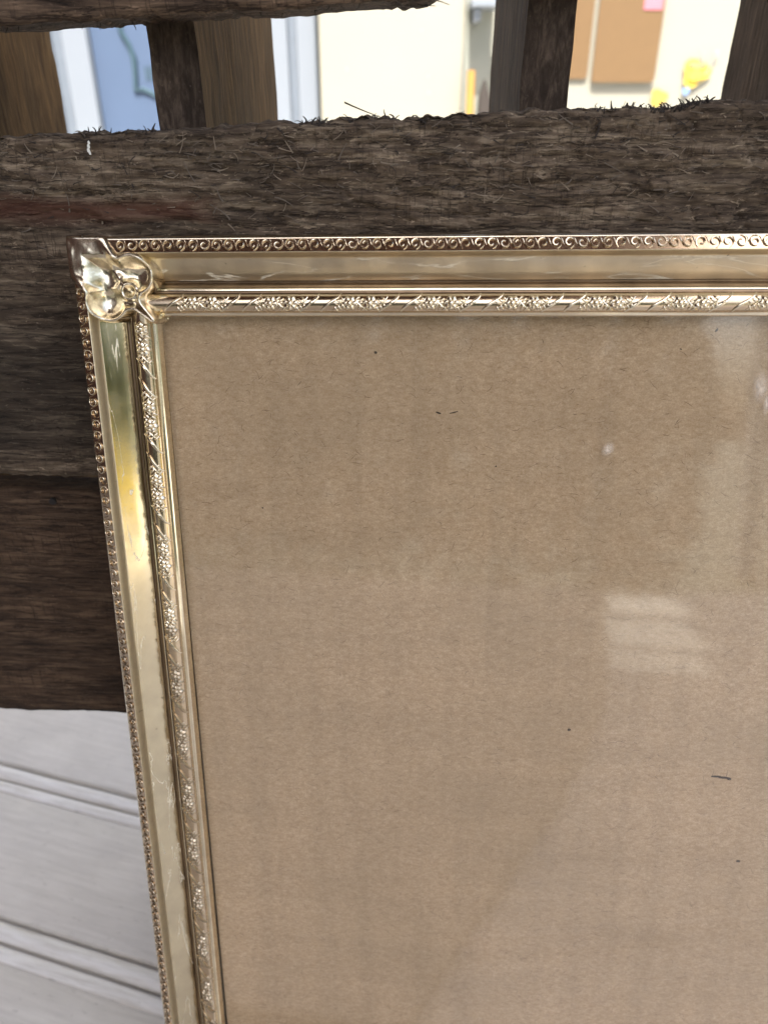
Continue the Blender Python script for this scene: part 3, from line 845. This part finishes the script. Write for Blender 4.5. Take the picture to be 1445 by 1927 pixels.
def paper_flower(lab, x, z, s, full):
    t = thing('paper_flower', lab, 'decoration', W(x, 2193, z), group='yellow paper flowers on the wall')
    def disc(name, m, cx_, cz_, rx, rz, y, nn=18, ph=0, wob=.12):
        mb = MB(); vs = []
        for k in range(nn):
            a = 2*math.pi*k/nn; rr = 1 + wob*math.sin(3*a+ph)
            vs.append((cx_+rx*rr*math.cos(a), cz_+rz*rr*math.sin(a)))
        mb.add([(p, y-2, q) for p, q in vs]+[(p, y, q) for p, q in vs], [tuple(range(nn))]+[(k, k+nn, (k+1) % nn+nn, (k+1) % nn) for k in range(nn)])
        mb.build(name, m, t)
    disc('petals', M_yel, 0, 0, 34*s, 30*s, 0, ph=1.2, wob=.2)
    if full:
        disc('blossom', M_redp, 2*s, 17*s, 24*s, 7*s, -2.3, wob=.05)
        disc('inner_petal', M_yel, 0, -4*s, 20*s, 14*s, -4.6, ph=2)
        mb = MB(); mb.tube([(8*s, -3, -22*s), (28*s, -3, 4*s), (42*s, -3, 34*s), (50*s, -3, 46*s)], 1.3, 5)
        mb.tube([(42*s, -3, 34*s), (38*s, -3, 44*s), (46*s, -3, 50*s)], 1.2, 5); mb.tube([(6*s, -3, 28*s), (10*s, -3, 46*s), (2*s, -3, 50*s)], 1.2, 5)
        mb.build('wire_stem', M_wire, t)
        disc('leaf', M_bluep, -18*s, -40*s, 9*s, 9*s, -1)
paper_flower('large yellow paper flower with a salmon band and wire stem on the cream wall', 790, 96, 1.0, True)
paper_flower('small plain yellow paper flower low on the wall, left of the large one', 706, 42, .62, False)

# ------------------------------------------------------------------ what the brass and glass reflect: planter, hedge, added mat and post
pl = thing('planter', 'long yellow planter with leafy orange-flowered plants on the white deck', 'planter', (1330, -640, 0), -R_(31))
mb = MB()
P = [(-70,-330),(70,-330),(70,330),(-70,330)]
mb.add([(x*.86, y*.97, 1) for x, y in P]+[(x, y, 168) for x, y in P]+[(x*.88, y*.97, 168) for x, y in P]+[(x*.84, y*.95, 148) for x, y in P],
       [(3,2,1,0)]+[(k, (k+1)%4, (k+1)%4+4, k+4) for k in range(4)]+[(k+4, (k+1)%4+4, (k+1)%4+8, k+8) for k in range(4)]+[(k+8, (k+1)%4+8, (k+1)%4+12, k+12) for k in range(4)])
mb.build('trough', M_ygloss, pl)
mb = MB(); mb.box(-58, 58, -312, 312, 136, 150); mb.build('soil', M_soil, pl)
def leaf_quads(mb, n, cen, rad, ln):
    for i in range(n):
        d = RNG.normal(size=3); d /= np.linalg.norm(d); r = RNG.uniform(.35, 1)**.6
        p = np.array(cen) + d*np.array(rad)*r
        a = RNG.normal(size=3); a /= np.linalg.norm(a); b = np.cross(a, RNG.normal(size=3)); b /= np.linalg.norm(b)+1e-9
        l = ln*RNG.uniform(.6, 1.3)
        mb.add([p-a*l, p+b*l*.42, p+a*l, p-b*l*.42], [(0,1,2,3)])
mb = MB()
for y in np.linspace(-270, 270, 6): leaf_quads(mb, 520, (RNG.uniform(-20,20), y, RNG.uniform(330, 370)), (95, 85, 170), 26)
mb.build('foliage', M_leaf, pl)
mb = MB()
for y in np.linspace(-280, 280, 12): leaf_quads(mb, 10, (RNG.uniform(-60,0), y, RNG.uniform(220, 290)), (28, 22, 24), 15)
mb.build('blossom', M_orange, pl)
mb = MB()
mp = [(-900,-1085),(278,-1085),(236,-820),(184,-470),(146,-330),(110,-220),(60,-90),(20,10),(0,70),(-900,70)]
nm_ = len(mp)
mb.add([(x, y, 4) for x, y in mp]+[(x, y, 13) for x, y in mp], [tuple(range(nm_-1,-1,-1)), tuple(range(nm_, 2*nm_))]+[(k, (k+1)%nm_, (k+1)%nm_+nm_, k+nm_) for k in range(nm_)])
tag(mb.build('reflection_mat', M_mat), 'large pale brown mat added on the white deck to shape the glass reflection', 'reflection_mat')  # added stand-in for the dark figure reflected from behind the lens
mb = MB()
for i in range(12):
    x = -1500 + i*200
    leaf_quads(mb, 1300, (x, -2750+RNG.uniform(-80,80), RNG.uniform(280, 360)), (230, 230, 760 + RNG.uniform(-60, 60)), 38)
o = mb.build('hedge', M_hedge); o['kind'] = 'stuff'

mb = MB(); mb.box(1235, 1320, -3360, -3275, -360, 2600); o = mb.build('reflection_post', M_pcol, bevel=6); o['kind'] = 'structure'  # unseen post, added as a white streak for the glass to mirror
# dust on the outside of the glass
def dust_mat():
    t = NT('glass_dust'); v = t.n('ShaderNodeVectorMath', operation='LENGTH'); t.t.links.new(t.co, v.inputs[0])
    n = t.noise(900, 4, .7)
    f = t.math('MULTIPLY', t.ramp(t.math('MULTIPLY', v.outputs['Value'], 1000/2.6), [(.15, .75), (1.0, .0)]), t.ramp(n, [(.3, .3), (.6, 1.0)]))
    tr = t.n('ShaderNodeBsdfTransparent'); df = t.n('ShaderNodeBsdfDiffuse'); df.inputs[0].default_value = (.70,.62,.52,1)
    mx = t.n('ShaderNodeMixShader'); t.put(mx.inputs[0], f); t.t.links.new(tr.outputs[0], mx.inputs[1]); t.t.links.new(df.outputs[0], mx.inputs[2])
    t.t.links.new(mx.outputs[0], t.out.inputs[0]); t.t.nodes.remove(t.b); return t.m
M_dust = dust_mat()
for (u, v, sx, sy, rz) in ((153.8, -60.2, .75, 1.0, -.6), (195.2, -41.6, 1.0, 2.0, .1), (197.5, -46, .5, 1.6, 0)):
    mb = MB(); mb.add([(2.6*math.cos(a), 2.6*math.sin(a), 0) for a in np.linspace(0, 2*math.pi, 17)[:-1]], [tuple(range(16))])
    o = mb.build('dust_spot', M_dust, frame); o.location = [c/1000 for c in L(u, v, -8.84)]; o.scale = (sx, sy, 1); o.rotation_euler = (0,0,rz)
